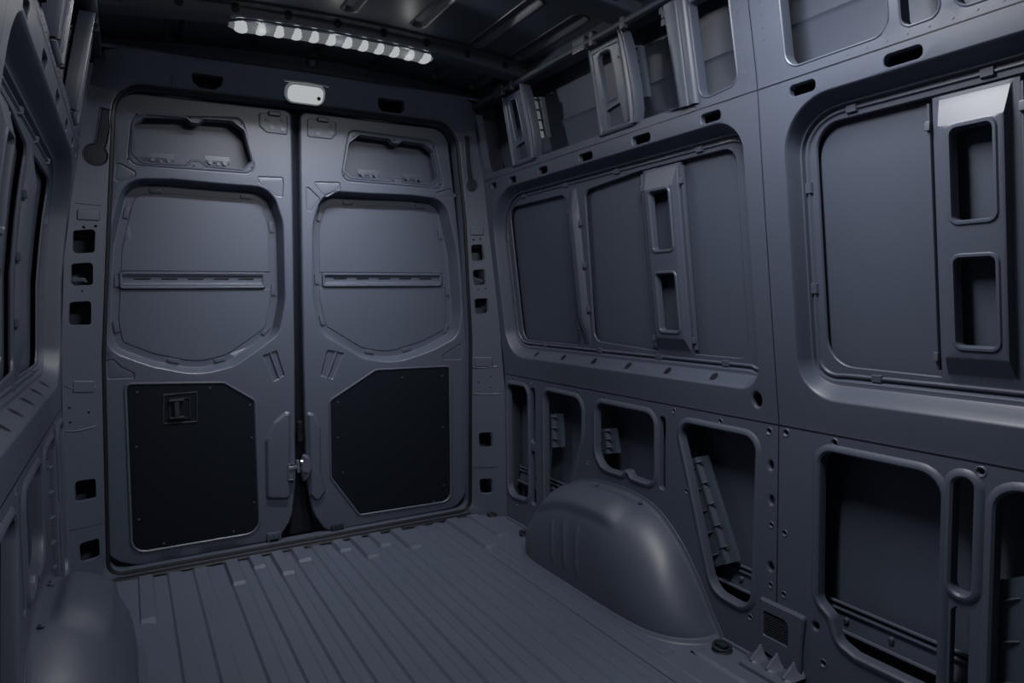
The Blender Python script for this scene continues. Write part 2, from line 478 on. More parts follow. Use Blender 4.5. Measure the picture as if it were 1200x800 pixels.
window_post(L3, 1.622, 1.760, 'window post with two rectangular openings cut off by the left photo edge')

# ------------------------------------------------------------------ upper slotted pillars above the windows
def upper_post(mp, y0, y1, label, x2=1.):
    t = thing('upper_post', label, 'pillar')
    bm = bmesh.new()
    z0, z1 = 1.592, 1.872
    ol = rp([(y0, z0, .004), (y1+.012, z0, .004), (y1, z0+.05, .01), (y1, z1, .012), (y0+.012, z1, .012), (y0+.006, z0+.06, .02)], 3)
    sl = rp([(y0+.060, 1.692, .016), (y1-.052, 1.692, .016), (y1-.045, 1.845, .017), (y0+.072, 1.845, .017)], 6)
    tz = rp([(y0+.045, 1.608, .004), (y1-.040, 1.608, .004), (y1-.047, 1.668, .006), (y0+.058, 1.678, .006)], 3)
    rim(bm, mp, ol, [(-.002, .035), (0, .0), (.004, -.006), (.010, -.009), (.016, -.0085), (.020, -.005)])
    plate(bm, mp, off(ol, .020), [off(sl, -.006), ccw(tz)], -.005, .05)
    rim(bm, mp, sl, [(-.006, -.005), (-.003, -.0075), (0, -.005), (.001, .01)])
    rim(bm, mp, tz, [(0, -.005), (.001, .012)])
    disc(bm, mp(y0+.035, 1.81, -.0055), (1, 0, .1), .004, .002, 10, mi=1)
    build('slotted_face', bm, ['paint', 'rubber'], t)
    bm = bmesh.new()
    rows = []
    for z, w in ((1.600, .6), (1.64, 1), (1.70, 1.1), (1.78, 1), (1.85, .8), (1.884, .5)):
        rows.append([mp(y0+.012-a*w, z, d) for a, d in ((0, -.006), (.004, -.016), (.010, -.020), (.016, -.016), (.019, -.008), (.022, -.008), (.026, -.014), (.032, -.014), (.036, -.004), (.038, .02))])
    grid(bm, rows); build('edge_fold', bm, 'paint', t)
    bm = bmesh.new()
    tube(bm, [mp(y1-.006, z, -.004) for z in (1.60, 1.68, 1.78, 1.872)], [.009, .008, .007, .007], 8)
    build('edge_fold', bm, 'paint', t)
    recentre(t)
upper_post(R3, 2.338, 2.512, 'slotted steel pillar above the rearmost window, right of the rear doors')
upper_post(R3, 1.728, 1.908, 'slotted steel pillar above the middle windows, left of the tall bright pillar')
upper_post(L3, 2.338, 2.512, 'slotted steel pillar at the upper left, nearest to the rear doors')
upper_post(L3, 1.728, 1.908, 'slotted steel pillar at the upper left corner of the photo')
def tall_post(mp, label):
    t = thing('tall_pillar', label, 'pillar')
    bm = bmesh.new()
    rows = []
    for z in (1.595, 1.65, 1.72, 1.79, 1.855, 1.885):
        s = (z-1.595)/.29
        rows.append([mp(y, z, d) for y, d in ((1.535+.01*s, .045), (1.530+.012*s, .004), (1.524+.012*s, -.010), (1.512+.008*s, -.014), (1.492, -.014), (1.486, -.008), (1.480, -.009), (1.468, -.013), (1.458, -.010), (1.452, .0), (1.450, .03))])
    grid(bm, rows)
    build('pressed_face', bm, 'paint', t, sharp=50)
    bm = bmesh.new()
    for i, (yy, zz) in enumerate(((1.540, 1.86), (1.545, 1.84), (1.547, 1.872))):
        box(bm, mp(yy, zz, -.006), (.012, .014, .02), bev=.003)
    build('tab', bm, 'paint', t)
    recentre(t)
tall_post(R3, 'tall bright pressed pillar beside the black roof opening on the right wall')
tall_post(L3, 'pressed pillar beside the upper opening of the left wall')

# ------------------------------------------------------------------ ribbed brackets inside the hollow walls
def bracket(mp, q, d, n, label, name='ribbed_bracket', side=1):
    """q = four (y, z): bottom far, top far, top near, bottom near"""
    bm = bmesh.new(); A_, B_, C_, D_ = [Vector(p) for p in q]
    def P(s, t_): 
        v = A_.lerp(B_, t_).lerp(D_.lerp(C_, t_), s); return v
    rows = []
    prof = [(0, .022), (.02, .0), (.50, 0), (.56, -.008), (.66, -.008), (.74, .006), (.97, .010), (1., .024)]
    for k in range(2*n+1):
        t_ = k/(2*n)
        rows.append([mp(*P(s, t_), d+h) for s, h in prof])
    grid(bm, rows)
    for k in range(n):
        t_ = (k+.5)/n
        for s0, s1, dt in ((.03, .40, 0.), (.60, .95, .25/n)):
            p0 = P(s0, t_+dt); p1 = P(s1, t_+dt); v = (p1-p0); nn = Vector((-v.y, v.x)).normalized()*.0045
            a = [mp(*(p0-nn), d), mp(*(p1-nn*.4), d), mp(*(p1+nn*.4), d), mp(*(p0+nn), d)]
            b = [mp(*p0, d-.014), mp(*p1, d-.002)]
            va = [bm.verts.new(x) for x in a]; vb = [bm.verts.new(x) for x in b]
            for f in ((va[0], va[1], vb[1], vb[0]), (va[3], vb[0], vb[1], va[2]), (va[0], vb[0], va[3]), (va[1], va[2], vb[1])): bm.faces.new(f)
    ro = rows
    return T(name, bm, 'brkt', label, 'bracket', sharp=25)
def q4(pix, d, f=W): return [f(*p, d) for p in pix]
bracket(R3, q4([(637, 524), (637, 485), (655, 485), (657, 524)], .035), .035, 3, 'small ribbed bracket in the lower opening just left of the wheel arch')
bracket(R3, q4([(699, 531), (699, 502), (718, 502), (722, 531)], .035), .035, 3, 'smallest ribbed bracket, in the lower opening right above the wheel arch')
bracket(R3, q4([(838, 664), (804, 538), (824, 534), (862, 658)], .035), .035, 5, 'long slanted ribbed bracket in the opening right of the wheel arch')
bracket(R3, q4([(1164, 820), (1170, 680), (1240, 668), (1240, 840)], .035), .035, 3, 'ribbed bracket in the lower opening at the bottom right corner of the photo')
bracket(R3, q4([(627, 164), (616, 116), (632, 113), (640, 160)], .035), .035, 4, 'ribbed dark bracket on the pillar above the rearmost right window')
bracket(R3, q4([(736, 118), (728, 55), (748, 52), (757, 112)], .035), .035, 4, 'ribbed dark bracket just left of the tall bright pillar')
bracket(L3, q4([(627, 164), (616, 116), (632, 113), (640, 160)], .035), .035, 4, 'ribbed bracket high on the left wall next to the upper pillar')
bracket(L3, [(2.44, .22), (2.44, .60), (2.30, .60), (2.30, .22)], .012, 5, 'ladder-like ribbed bracket low on the left wall above the wheel arch')
# rails in the lower hollow of the walls
def low_rail(mp, y0, y1, z, label, d=.07):
    bm = bmesh.new()
    ys = [y0+(y1-y0)*k/8 for k in range(9)]
    for dz, dd, r in ((0, 0, .007), (.018, -.004, .005), (-.05, -.015, .006)):
        tube(bm, [mp(y, z+dz, d+dd) for y in ys], r, 8)
    grid(bm, [[mp(y, z+a, d+b) for y in ys] for a, b in ((.02, .0), (0, .004), (-.05, -.01), (-.09, .0))])
    for k in range(int((y1-y0)/.12)):
        disc(bm, mp(y0+.06+.12*k, z-.022, d-.006), (1, 0, .2), .007, .012, 10)
    T('wall_rail', bm, 'paint', label, 'rail')
low_rail(R3, 2.19, 2.78, .225, 'ridged rail with studs behind the lower openings beside the right door pillar')
low_rail(R3, 1.25, 1.70, .20, 'short ridged rail seen at the foot of the opening right of the wheel arch')
low_rail(R3, .30, 1.16, .215, 'long ridged rail with studs in the large lower opening at the right')

# ------------------------------------------------------------------ rear frame (pillars and header)
DOOR_OPEN = rp([(-.112, .012, .06), (1.425, .012, .06), (1.412, .86, .5), (1.372, 1.40, .5), (1.320, 1.824, .12), (.63, 1.828, 0), (-.010, 1.822, .11), (-.045, 1.40, .5), (-.088, .86, .5)], 8)
def edge_l(z): return interp(z, [0, .86, 1.4, 1.83], [-.112, -.088, -.045, -.010])
def edge_r(z): return interp(z, [0, .86, 1.4, 1.83], [1.425, 1.412, 1.372, 1.322])
def BY(x, z, d=0.):
    wr_ = wx(z); wl_ = xl(z)
    s = 0
    if x > edge_r(z): s = (x-edge_r(z))/(wr_+.0-edge_r(z))
    if x < edge_l(z): s = (edge_l(z)-x)/(edge_l(z)-wl_)
    s = max(0, min(1.25, s))
    y = (dy(z)-.055)*(1-s)+2.80*s
    if z > 1.80: y = y-(z-1.80)*1.0*(1-min(1, s)*.6)
    return y+d
def B3(x, z, d=0.): return Vector((x, BY(x, z, d), z))
def Bp(u, v):
    r = ray(u, v); y = 2.88
    for _ in range(60):
        t = y/r.y; x = r.x*t; z = HC+r.z*t; y = .5*y+.5*BY(x, z)
    return (x, z)
bm = bmesh.new()
zs = [0, .3, .6, .9, 1.2, 1.4, 1.6, 1.8, 1.9]
def roofz(x): return 1.908-.006*((x-XC)/.7)**2
outer = [(wx(z), z) for z in zs]+[(1.385, roofz(1.385)-.005)]+[(x, roofz(x)) for x in (1.3, 1.1, .9, .6645, .4, .2, .03)]+[(-.056, roofz(-.056)-.005)]+[(xl(z), z) for z in zs[::-1]]
outer = dense(ccw(outer))
holes = [ccw(DOOR_OPEN)]
def slots(pix, r=.012):
    pts = [Bp(*p) for p in pix]
    return ccw(rp([(a, b, r) for a, b in pts], 4))
PS = [[(552, 287), (566, 286), (568, 305), (553, 306)], [(554, 316), (568, 315), (570, 334), (555, 334)], [(556, 350), (572, 349), (573, 367), (557, 368)],
      [(561, 507), (577, 506), (578, 524), (562, 525)], [(562, 561), (578, 560), (578, 578), (563, 579)],
      [(85, 270), (112, 268), (111, 296), (85, 297)], [(83, 309), (109, 307), (109, 334), (83, 335)], [(81, 354), (107, 352), (107, 381), (80, 381)],
      [(87, 564), (112, 560), (113, 584), (88, 589)], [(92, 637), (116, 630), (117, 653), (94, 660)]]
CP = [(0, 0), (.001, .003), (.002, .014)]
for p in PS:
    lp = slots(p); holes.append(lp); rim(bm, B3, lp, CP)
for u, v, r in ((555, 281, .0045), (563, 280, .0045), (560, 339, .004), (569, 338, .004), (98, 266, .005), (112, 265, .005), (96, 341, .004), (576, 510, .003),
                (561, 448, .0035), (575, 441, .0035), (575, 454, .0035), (81, 478, .0045), (104, 483, .0045), (82, 495, .0045), (567, 425, .006), (93, 454, .007)):
    x, z = Bp(u, v); lp = ccw(circ(x, z, r, 8)); holes.append(lp); rim(bm, B3, lp, [(0, 0), (0, .01)])
HH = [[(224, 84), (262, 90), (260, 100), (252, 105), (234, 103), (226, 96)], [(443, 114), (474, 118), (474, 130), (466, 134), (448, 131), (443, 124)]]
for p in HH:
    lp = slots(p, .006); holes.append(lp); rim(bm, B3, lp, [(0, 0), (.001, .03)])
# drain channels that end in a round sump
def channel(c0, c1, sump, r, w):
    """keyhole-shaped outline"""
    cx, cz = Bp(*sump); top = Bp(*c0); mid = Bp(*c1)
    pts = []
    v = Vector((mid[0]-cx, mid[1]-cz)).normalized(); n = Vector((v.y, -v.x))
    a0 = math.atan2(n.y, n.x)
    al = math.asin(min(1, w/r))
    av = math.atan2(v.y, v.x)
    for k in range(17):
        a = av+al+(2*math.pi-2*al)*k/16
        pts.append((cx+r*math.cos(a), cz+r*math.sin(a)))
    vt = Vector((top[0]-mid[0], top[1]-mid[1])).normalized(); nt = Vector((vt.y, -vt.x))
    pts += [(mid[0]+nt.x*w, mid[1]+nt.y*w), (top[0]+nt.x*w, top[1]+nt.y*w), (top[0]-nt.x*w, top[1]-nt.y*w), (mid[0]-nt.x*w, mid[1]-nt.y*w)]
    return ccw(pts)
CH = [channel((125, 128), (119, 165), (112, 181), .036, .016), channel((547, 160), (550, 200), (553, 217), .026, .012)]
for lp in CH:
    holes.append(off(lp, -.004)); rim(bm, B3, lp, [(-.004, 0), (-.002, -.0025), (0, .001), (.001, .012)])
plate(bm, B3, outer, holes, 0., .055)
rim(bm, B3, ccw(DOOR_OPEN), [(0, 0), (.004, .001), (.010, .006), (.013, .014), (.014, .075)])
# boxes behind so that no light shows through
for (xa, xb) in ((edge_r, lambda z: wx(z)+.02), (lambda z: xl(z)-.02, edge_l)):
    grid(bm, [[Vector((xa(z), 2.985-.05*z, z)), Vector((xb(z), 2.96-.05*z, z))] for z in (0, .5, 1, 1.5, 1.95)])
grid(bm, [[Vector((x, y, z)) for x in (-.2, .3, .8, 1.3, 1.5)] for y, z in ((2.699, 1.903), (2.692, 1.910), (2.700, 1.918), (2.76, 1.925), (2.78, 2.03))])
grid(bm, [[Vector((x, y, z)) for x in (-.2, .3, .8, 1.3, 1.5)] for y, z in ((2.86, 2.02), (2.93, 1.98), (3.0, 1.80))])
# folds across the pillars
for pts in ([(76, 452), (90, 456), (112, 453)], [(553, 430), (565, 431), (583, 429)], [(72, 505), (90, 505), (112, 499)], [(555, 461), (570, 462), (585, 461)]):
    tube(bm, [B3(*Bp(*p)) + Vector((0, -.001, 0)) for p in pts], .0022, 6)
seam(bm, B3, [Bp(88, 238), Bp(120, 241)], .002, -.0008); seam(bm, B3, [Bp(80, 622), Bp(121, 613)], .002, -.0008); seam(bm, B3, [Bp(553, 548), Bp(585, 547)], .002, -.0008)
seam(bm, B3, [Bp(201, 87), Bp(201, 108)], .002, -.0008); seam(bm, B3, [Bp(490, 124), Bp(489, 143)], .002, -.0008)
# small pressed shelves with a hole
for pix in ([(91, 246), (116, 246), (116, 258), (91, 257)], [(87, 447), (110, 447), (110, 459), (86, 459)], [(551, 265), (566, 266), (566, 275), (552, 275)], [(555, 419), (576, 419), (576, 429), (557, 429)]):
    lp = slots(pix, .004)
    stamp(bm, B3, lp, [(-.003, -.0005), (0, -.004), (.004, -.0045)], 0)
o = build('wall_back', bm, ['paint', 'rubber'], sharp=32); o['kind'] = 'structure'
o['label'] = 'slate blue steel rear frame of two perforated door pillars and a dark header'; o['category'] = 'wall'
for lp, lab in ((CH[0], 'dark strip ending in a disc on the left door pillar'), (CH[1], 'dark strip ending in a disc on the right door pillar')):
    bm = bmesh.new()
    stamp(bm, B3, lp, [(.0012, .010), (.0015, .004), (.004, .003)], .04)
    T('drain_strip', bm, 'dark', lab, 'strip')
# hidden latch gear seen through the pillar slots
for pix, lab in (([(88, 326), (100, 329)], 'small latch fitting inside the second square hole of the left pillar'), ([(557, 326), (566, 329)], 'small latch fitting inside the second square hole of the right pillar')):
    bm = bmesh.new()
    (x0, z0), (x1, z1) = Bp(*pix[0]), Bp(*pix[1])
    box(bm, B3((x0+x1)/2, (z0+z1)/2, .025), (.03, .012, .014), bev=.003)
    disc(bm, B3(x0, z0-.002, .017), (0, 1, 0), .010, .012, 12)
    disc(bm, B3(x1, z1, .018), (0, 1, 0), .005, .02, 10)
    T('latch_fitting', bm, 'brkt', lab, 'fitting')

# ------------------------------------------------------------------ rear doors
def groove(bm, mp, lp, w=.006, dp=.004):
    """a thin pressed line: returns the outline used as the hole"""
    rim(bm, mp, lp, [(-w/2, 0), (-w/4, dp*.7), (0, dp), (w/4, dp*.7), (w/2, 0)])
WINL = [(.170, 1.512, .3), (.008, 1.502, .10), (-.052, 1.26, .4), (-.076, .975, .3), (-.060, .865, .08), (.075, .800, .25), (.240, .755, .3), (.375, .785, .15), (.548, .905, .09), (.578, 1.05, .3), (.576, 1.36, .2), (.535, 1.505, .10), (.35, 1.507, .3)]
def door(side, label):
    t = thing('cargo_door', label, 'door')
    Lf = side < 0
    if Lf:
        out = [(-.100, .075, .10), (-.085, .60, .0), (-.070, .86, .0), (-.040, 1.25, .0), (.006, 1.795, .075), (.604, 1.800, .02), (.600, .80, 0), (.594, .26, .3), (.575, .11, .12), (.520, .034, .04), (.0, .030, .12)]
        win = [(.170, 1.512, .3), (.008, 1.502, .10), (-.052, 1.26, .4), (-.076, .975, .3), (-.060, .865, .08), (.075, .800, .25), (.240, .755, .3), (.375, .785, .15), (.548, .905, .09), (.578, 1.05, .3), (.576, 1.36, .2), (.535, 1.505, .10), (.35, 1.507, .3)]
        cov = [(-.012, .742, .02), (.328, .722, .03), (.442, .640, .02), (.448, .078, .05), (-.018, .080, .05)]
        up = [(.046, 1.722, .035), (.425, 1.758, .035), (.474, 1.545, .035), (.022, 1.545, .04)]
        uph = [(.097, 1.728, .008), (.225, 1.732, .01), (.243, 1.716, .01), (.270, 1.716, .01), (.288, 1.734, .01), (.385, 1.738, .008), (.428, 1.708, .01), (.456, 1.598, .01), (.420, 1.566, .012), (.292, 1.570, .01), (.272, 1.586, .01), (.240, 1.586, .01), (.222, 1.568, .01), (.078, 1.564, .012), (.050, 1.592, .01), (.056, 1.690, .01)]
    else:
        out = [(.680, .12, .15), (.656, .26, .2), (.650, .80, 0), (.650, 1.800, .02), (1.282, 1.798, .075), (1.335, 1.44, 0), (1.372, 1.15, 0), (1.395, .84, 0), (1.408, .30, .0), (1.408, .035, .09), (.735, .030, .06)]
        win = [(.628+(.628-a)/.936, b, r) for a, b, r in WINL][::-1]
        cov = [(.752, .612, .02), (.958, .733, .03), (1.316, .727, .02), (1.332, .070, .045), (.880, .078, .02), (.755, .268, .03)]
        up = [(.842, 1.758, .03), (1.228, 1.748, .035), (1.284, 1.540, .03), (.806, 1.545, .035)]
        uph = [(.888, 1.738, .008), (1.020, 1.734, .01), (1.036, 1.718, .01), (1.062, 1.718, .01), (1.080, 1.732, .01), (1.180, 1.728, .008), (1.222, 1.700, .01), (1.246, 1.585, .01), (1.212, 1.562, .012), (1.085, 1.566, .01), (1.066, 1.582, .01), (1.038, 1.582, .01), (1.018, 1.566, .01), (.850, 1.566, .012), (.824, 1.590, .01), (.845, 1.700, .01)]
    out = ccw(rp(out, 8)); win = ccw(rp(win, 10)); cov = ccw(rp(cov, 6)); up = ccw(rp(up, 6)); uph = ccw(rp(uph, 3))
    mp = D3
    bm = bmesh.new(); holes = [win, off(cov, -.006), off(up, -.003)]
    # emboss shapes
    emb = [[(136, 191), (142, 192), (158, 201), (159, 206), (150, 209), (138, 213), (134, 210)], [(302, 207), (331, 208), (332, 213), (331, 231), (324, 230), (303, 214)],
           [(125, 422), (133, 421), (142, 430), (157, 437), (157, 443), (126, 444)]] if Lf else \
          [[(367, 213), (398, 214), (399, 221), (383, 230), (377, 226)], [(359, 217), (375, 233), (366, 248), (360, 246)], [(540, 402), (531, 408), (518, 417), (519, 421), (540, 421)], [(535, 230), (512, 232), (511, 226), (527, 221)]]
    for e in emb:
        lp = ccw(rp([(*Dp(*p), .006) for p in e], 3)); holes.append(off(lp, -.003))
        stamp(bm, mp, lp, [(-.003, 0), (-.001, .0035), (.002, .0045), (.006, .003)], 0)
    v4 = [(308, 417), (324, 411), (333, 440), (321, 447)] if Lf else [(384, 410), (403, 414), (390, 444), (376, 440)]
    lp = ccw(rp([(*Dp(*p), .004) for p in v4], 3)); holes.append(off(lp, -.003))
    stamp(bm, mp, lp, [(-.003, 0), (0, .004), (.003, .006)], 0)
    c4 = [Vector(Dp(*p)) for p in v4]
    tube(bm, [mp(*c4[0].lerp(c4[1], .55), .004), mp(*c4[3].lerp(c4[2], .55), .004)], .005, 6)
    # raised lock pocket
    lk = [(311, 585), (310, 515), (320, 494), (334, 482), (341, 482), (341, 585)] if Lf else [(359, 482), (368, 484), (376, 500), (377, 552), (382, 575), (372, 590), (362, 580)]
    lp = ccw(rp([(*Dp(*p), .02) for p in lk], 5)); holes.append(lp)
    if Lf:
        lk2 = ccw(rp([(*Dp(*p), .015) for p in [(316, 575), (316, 525), (326, 508), (340, 506), (341, 575)]], 5))
        rim(bm, mp, lp, [(0, 0), (.004, -.003), (.010, -.012), (.014, -.014)])
        i2 = off(lp, .014); plate(bm, mp, i2, [lk2] if all(inside(p, i2) for p in lk2) else (), -.014, .05)
        if all(inside(p, i2) for p in lk2): stamp(bm, mp, lk2, [(0, -.014), (.004, -.010), (.008, -.008)], .05)
    else:
        stamp(bm, mp, lp, [(0, 0), (.004, -.003), (.009, -.010), (.012, -.012)], .05)
    plate(bm, mp, out, holes, 0., .07)
    # rolled edge of the door and return to its outer skin
    rim(bm, mp, out, [(0, 0), (-.004, .002), (-.008, .008), (-.009, .018), (-.009, .10)])
    # window recess
    rim(bm, mp, win, [(0, 0), (.002, .0008), (.005, .003), (.007, .008), (.018, .074), (.021, .078), (.025, .079), (.028, .079)])
    w2 = off(win, .028)
    if Lf: zr0, zr1, xr0, xr1 = 1.098, 1.166, -.018, .510
    else: zr0, zr1, xr0, xr1 = 1.104, 1.166, .742, 1.303
    plate(bm, mp, w2, (), .079, .09)
    groove(bm, mp, cov, .012, .005)
    # upper frame round the small window
    rim(bm, mp, up, [(-.003, 0), (-.001, .003), (.002, .004), (.005, .001), (.007, .0)])
    u2 = off(up, .007)
    rim(bm, mp, uph, [(-.010, .0), (-.008, -.003), (-.004, -.0035), (-.002, -.001), (-.001, .003), (.001, .02), (.002, .03)])
    hh = [off(uph, -.010)]
    plate(bm, mp, u2, hh, 0., .06)
    for (u_, v_) in (((161, 134), (223, 137), (283, 145), (151, 186), (227, 194), (295, 196)) if Lf else ((414, 160), (462, 164), (508, 172), (403, 205), (461, 212), (515, 216))):
        x, z = Dp(u_, v_); disc(bm, mp(x, z, -.001), (0, 1, 0), .0045, .003, 10, .003, mi=1)
    seamz = []
    build('door_frame', bm, ['paint', 'rubber'], t, sharp=30)
    # blank sheets above and below the slotted rail
    w3 = off(win, .050)
    for lo, hi in ((zr1+.002, 2.), (0., zr0-.002)):
        pts = []
        n = len(w3)
        for i in range(n):
            a, b = w3[i], w3[(i+1) % n]
            ina, inb = lo <= a[1] <= hi, lo <= b[1] <= hi
            if ina: pts.append(a)
            if ina != inb:
                zc = lo if (a[1] < lo or b[1] < lo) else hi
                k = (zc-a[1])/(b[1]-a[1]); pts.append((a[0]+(b[0]-a[0])*k, zc))
        pts = ccw(pts)
        bm = bmesh.new()
        stamp(bm, mp, pts, [(-.001, .0788), (.001, .076), (.004, .0755)], .08)
        build('blank_panel', bm, 'paint', t, sharp=30)
    # slotted rail across the window
    bm = bmesh.new()
    zc = (zr0+zr1)/2
    xs = [xr0+(xr1-xr0)*k/8 for k in range(9)]
    hgt = (zr1-zr0)/2
    sl = []
    nsl = 5
    for k in range(nsl):
        x = xr0+.03+(xr1-xr0-.06)*(k+.5)/nsl-.0; sl.append(rr(x-.030, x+.030, zc+.001, zc+.009, .004, 3))
    ol = rr(xr0, xr1, zr0, zr1, .012, 4)
    mid = rr(xr0+.006, xr1-.006, zc-.014, zc+.018, .008, 4)
    rim(bm, mp, ol, [(0, .078), (.001, .070), (.004, .066), (.009, .066), (.012, .069)])
    plate(bm, mp, off(ol, .012), [off(mid, -.002)], .069, .1)
    rim(bm, mp, mid, [(-.002, .069), (0, .074), (.003, .076)])
    plate(bm, mp, off(mid, .003), sl, .076, .1)
    for s_ in sl: rim(bm, mp, s_, [(0, .076), (.0005, .0777)]); plate(bm, mp, off(s_, .0005), (), .0777, 0, 1)
    build('window_rail', bm, ['paint', 'rubber'], t)
    # clip pads round the flange
    cl = off(win, .038); n = len(cl)
    tot = 0; acc = []
    for i in range(n):
        acc.append(tot); tot += math.dist(cl[i], cl[(i+1) % n])
    for wv in (.03, .10, .22, .30, .42, .50, .60, .68, .80, .88):
        s_ = wv*tot
        for i in range(n):
            e_ = acc[i+1] if i < n-1 else tot
            if acc[i] <= s_ <= e_:
                bm = bmesh.new()
                a, b = Vector(cl[i]), Vector(cl[(i+1) % n]); c = a.lerp(b, (s_-acc[i])/(e_-acc[i])); dv = (b-a).normalized()*.022; nn = Vector((-dv.y, dv.x)).normalized()*.009
                stamp(bm, mp, [tuple(c-dv-nn), tuple(c+dv-nn), tuple(c+dv+nn), tuple(c-dv+nn)], [(0, .079), (.0015, .073), (.004, .0725)], 0)
                build('clip_pad', bm, 'paint', t); break
    # outer skin behind
    bm = bmesh.new()
    plate(bm, mp, off(out, -.012), (), .095, .2); plate(bm, mp, off(out, -.012), (), .10, .2)
    rim(bm, mp, off(out, -.012), [(0, .095), (0, .10)])
    up2 = off(up, -.01)
    plate(bm, mp, up2, (), .080, .1)
    rim(bm, mp, up2, [(0, .004), (0, .080)])
    build('outer_skin', bm, 'paint', t)
    # little brackets in the upper window
    for (ua, ub, v0, v1) in (((172, 204, 180, 189), (240, 269, 184, 192)) if Lf else ((419, 444, 200, 206), (472, 496, 205, 211))):
        b_ = bmesh.new()
        (x0, z1), (x1, z0) = Dp(ua, v0, .03), Dp(ub, v1, .03)
        box(b_, mp((x0+x1)/2, (z0+z1)/2+.006, .03), (x1-x0, .004, .018), bev=.001)
        for xx in (x0+.018, x1-.018): tube(b_, [mp(xx, z0-.002, .015), mp(xx, z0-.002, .04)], .008, 10)
        tube(b_, [mp(x0, z0, .026), mp(x1, z0, .026)], .004, 6)
        disc(b_, mp((x0+x1)/2, z0-.010, -.003), (0, 1, 0), .006, .006, 10)
        build('clip', b_, 'brkt', t)
    # black lower cover with screws
    bm = bmesh.new()
    stamp(bm, mp, cov, [(.003, .004), (.003, .0005), (.006, -.0005)], .1)
    cv = build('cover_panel', bm, 'cover', t, sharp=8); cv['label'] = 'black lower cover panel'
    bm = bmesh.new()
    rim(bm, mp, cov, [(-.008, .001), (-.006, -.004), (-.002, -.005), (.001, -.003), (.003, .001)])
    build('cover_rim', bm, 'paint', t)
    scr = [(161, 459), (246, 454), (293, 474), (295, 512), (298, 588), (274, 622), (192, 636), (163, 608), (160, 523)] if Lf else [(469, 445), (549, 438)]
    if not Lf: scr = [(396, 471), (471, 442), (518, 440), (519, 500), (520, 568), (508, 587), (437, 603), (402, 553), (396, 512)]
    for (u_, v_) in scr:
        b_ = bmesh.new()
        x, z = Dp(u_, v_)
        disc(b_, mp(x, z, -.002), (0, 1, 0), .0045, .004, 10, .0035)
        build('screw', b_, 'brkt', cv)
    if Lf:      # recessed pull
        b_ = bmesh.new()
        pts = ccw(rp([(*Dp(u_, v_), .006) for u_, v_ in ((190, 462), (232, 458), (232, 495), (190, 498))], 3))
        rim(b_, mp, pts, [(0, -.0006), (.002, -.003), (.006, -.003), (.008, -.0008)])
        p2 = ccw(rp([(*Dp(u_, v_), .004) for u_, v_ in ((198, 467), (223, 465), (223, 490), (198, 492))], 3))
        rim(b_, mp, p2, [(0, -.0008), (.001, -.004), (.004, -.004), (.005, -.0008)])
        (xa, za), (xb, zb) = Dp(207, 468), Dp(207, 490)
        box(b_, mp((xa+xb)/2, (za+zb)/2, -.006), (.018, .010, za-zb), bev=.003)
        box(b_, mp((xa+xb)/2, za-.003, -.006), (.055, .010, .010), bev=.003)
        box(b_, mp((xa+xb)/2, zb+.003, -.006), (.055, .010, .010), bev=.003)
        build('pull_handle', b_, 'dark', cv)
    # hinge-side strap plates at the top, by the gap
    b_ = bmesh.new()
    pl = [(303, 132), (337, 136), (337, 158), (312, 155), (304, 148)] if Lf else [(360, 139), (394, 143), (394, 158), (388, 163), (360, 160)]
    lp = ccw(rp([(*Dp(*p), .008) for p in pl], 3))
    stamp(b_, mp, lp, [(0, .0), (0, -.004), (.003, -.006)], 0)
    hp = build('striker_plate', b_, 'paint', t)
    b_ = bmesh.new()
    for (u_, v_) in (((313, 140), (318, 150), (331, 141), (331, 152)) if Lf else ((366, 148), (372, 157), (388, 147), (388, 156))):
        x, z = Dp(u_, v_); disc(b_, mp(x, z, -.008), (0, 1, 0), .009, .005, 12, .007)
    x, z = Dp(*((321, 134) if Lf else (378, 141)))
    box(b_, mp(x, z, -.012), (.045, .018, .018), bev=.004)
    build('bolt', b_, 'paint', hp)
    # bottom striker
    b_ = bmesh.new()
    x, z = Dp(*((321, 627) if Lf else (395, 618)))
    box(b_, mp(x, z, -.006), (.058, .012, .030), bev=.003)
    for dx in (-.018, 0, .018): disc(b_, mp(x+dx, z+.004, -.014), (0, 1, 0), .005, .006, 10)
    for dx in (-.022, .022): box(b_, mp(x+dx, z-.018, -.006), (.012, .010, .016), bev=.002)
    build('lower_catch', b_, 'brkt' if Lf else 'dark', t)
    if not Lf:
        # latch on the meeting edge
        b_ = bmesh.new()
        x, z = Dp(350, 546)
        box(b_, mp(x-.006, z+.004, -.012), (.012, .03, .055), bev=.004)
        box(b_, mp(x-.028, z, -.010), (.035, .016, .014), bev=.003)
        box(b_, mp(x-.040, z+.008, -.008), (.010, .016, .022), bev=.002)
        disc(b_, mp(x+.012, z+.02, -.010), (1, 0, 0), .010, .012, 12)
        lt = build('latch', b_, 'metal', t); lt['label'] = 'bright metal latch'
        b_ = bmesh.new()
        lp = ccw(rp([(*Dp(*p), .02) for p in [(354, 530), (362, 534), (366, 548), (362, 560), (354, 566), (351, 550)]], 4))
        stamp(b_, mp, lp, [(0, -.001), (.002, -.012), (.008, -.020), (.014, -.022)], 0)
        x2, z2 = Dp(358, 549)
        disc(b_, mp(x2, z2, -.024), (0, 1, 0), .012, .006, 14, .009)
        build('latch_housing', b_, 'paint', t)
        b_ = bmesh.new()
        x3, z3 = Dp(351, 505)
        box(b_, mp(x3, z3, -.004), (.020, .012, .09), bev=.003)
        for k in range(6): box(b_, mp(x3, z3-.035+.014*k, -.011), (.018, .004, .005))
        build('rubber_buffer', b_, 'rubber', t)
    else:
        b_ = bmesh.new()
        lp = ccw(rp([(*Dp(*p), .006) for p in [(336, 543), (345, 541), (345, 562), (336, 562)]], 4))
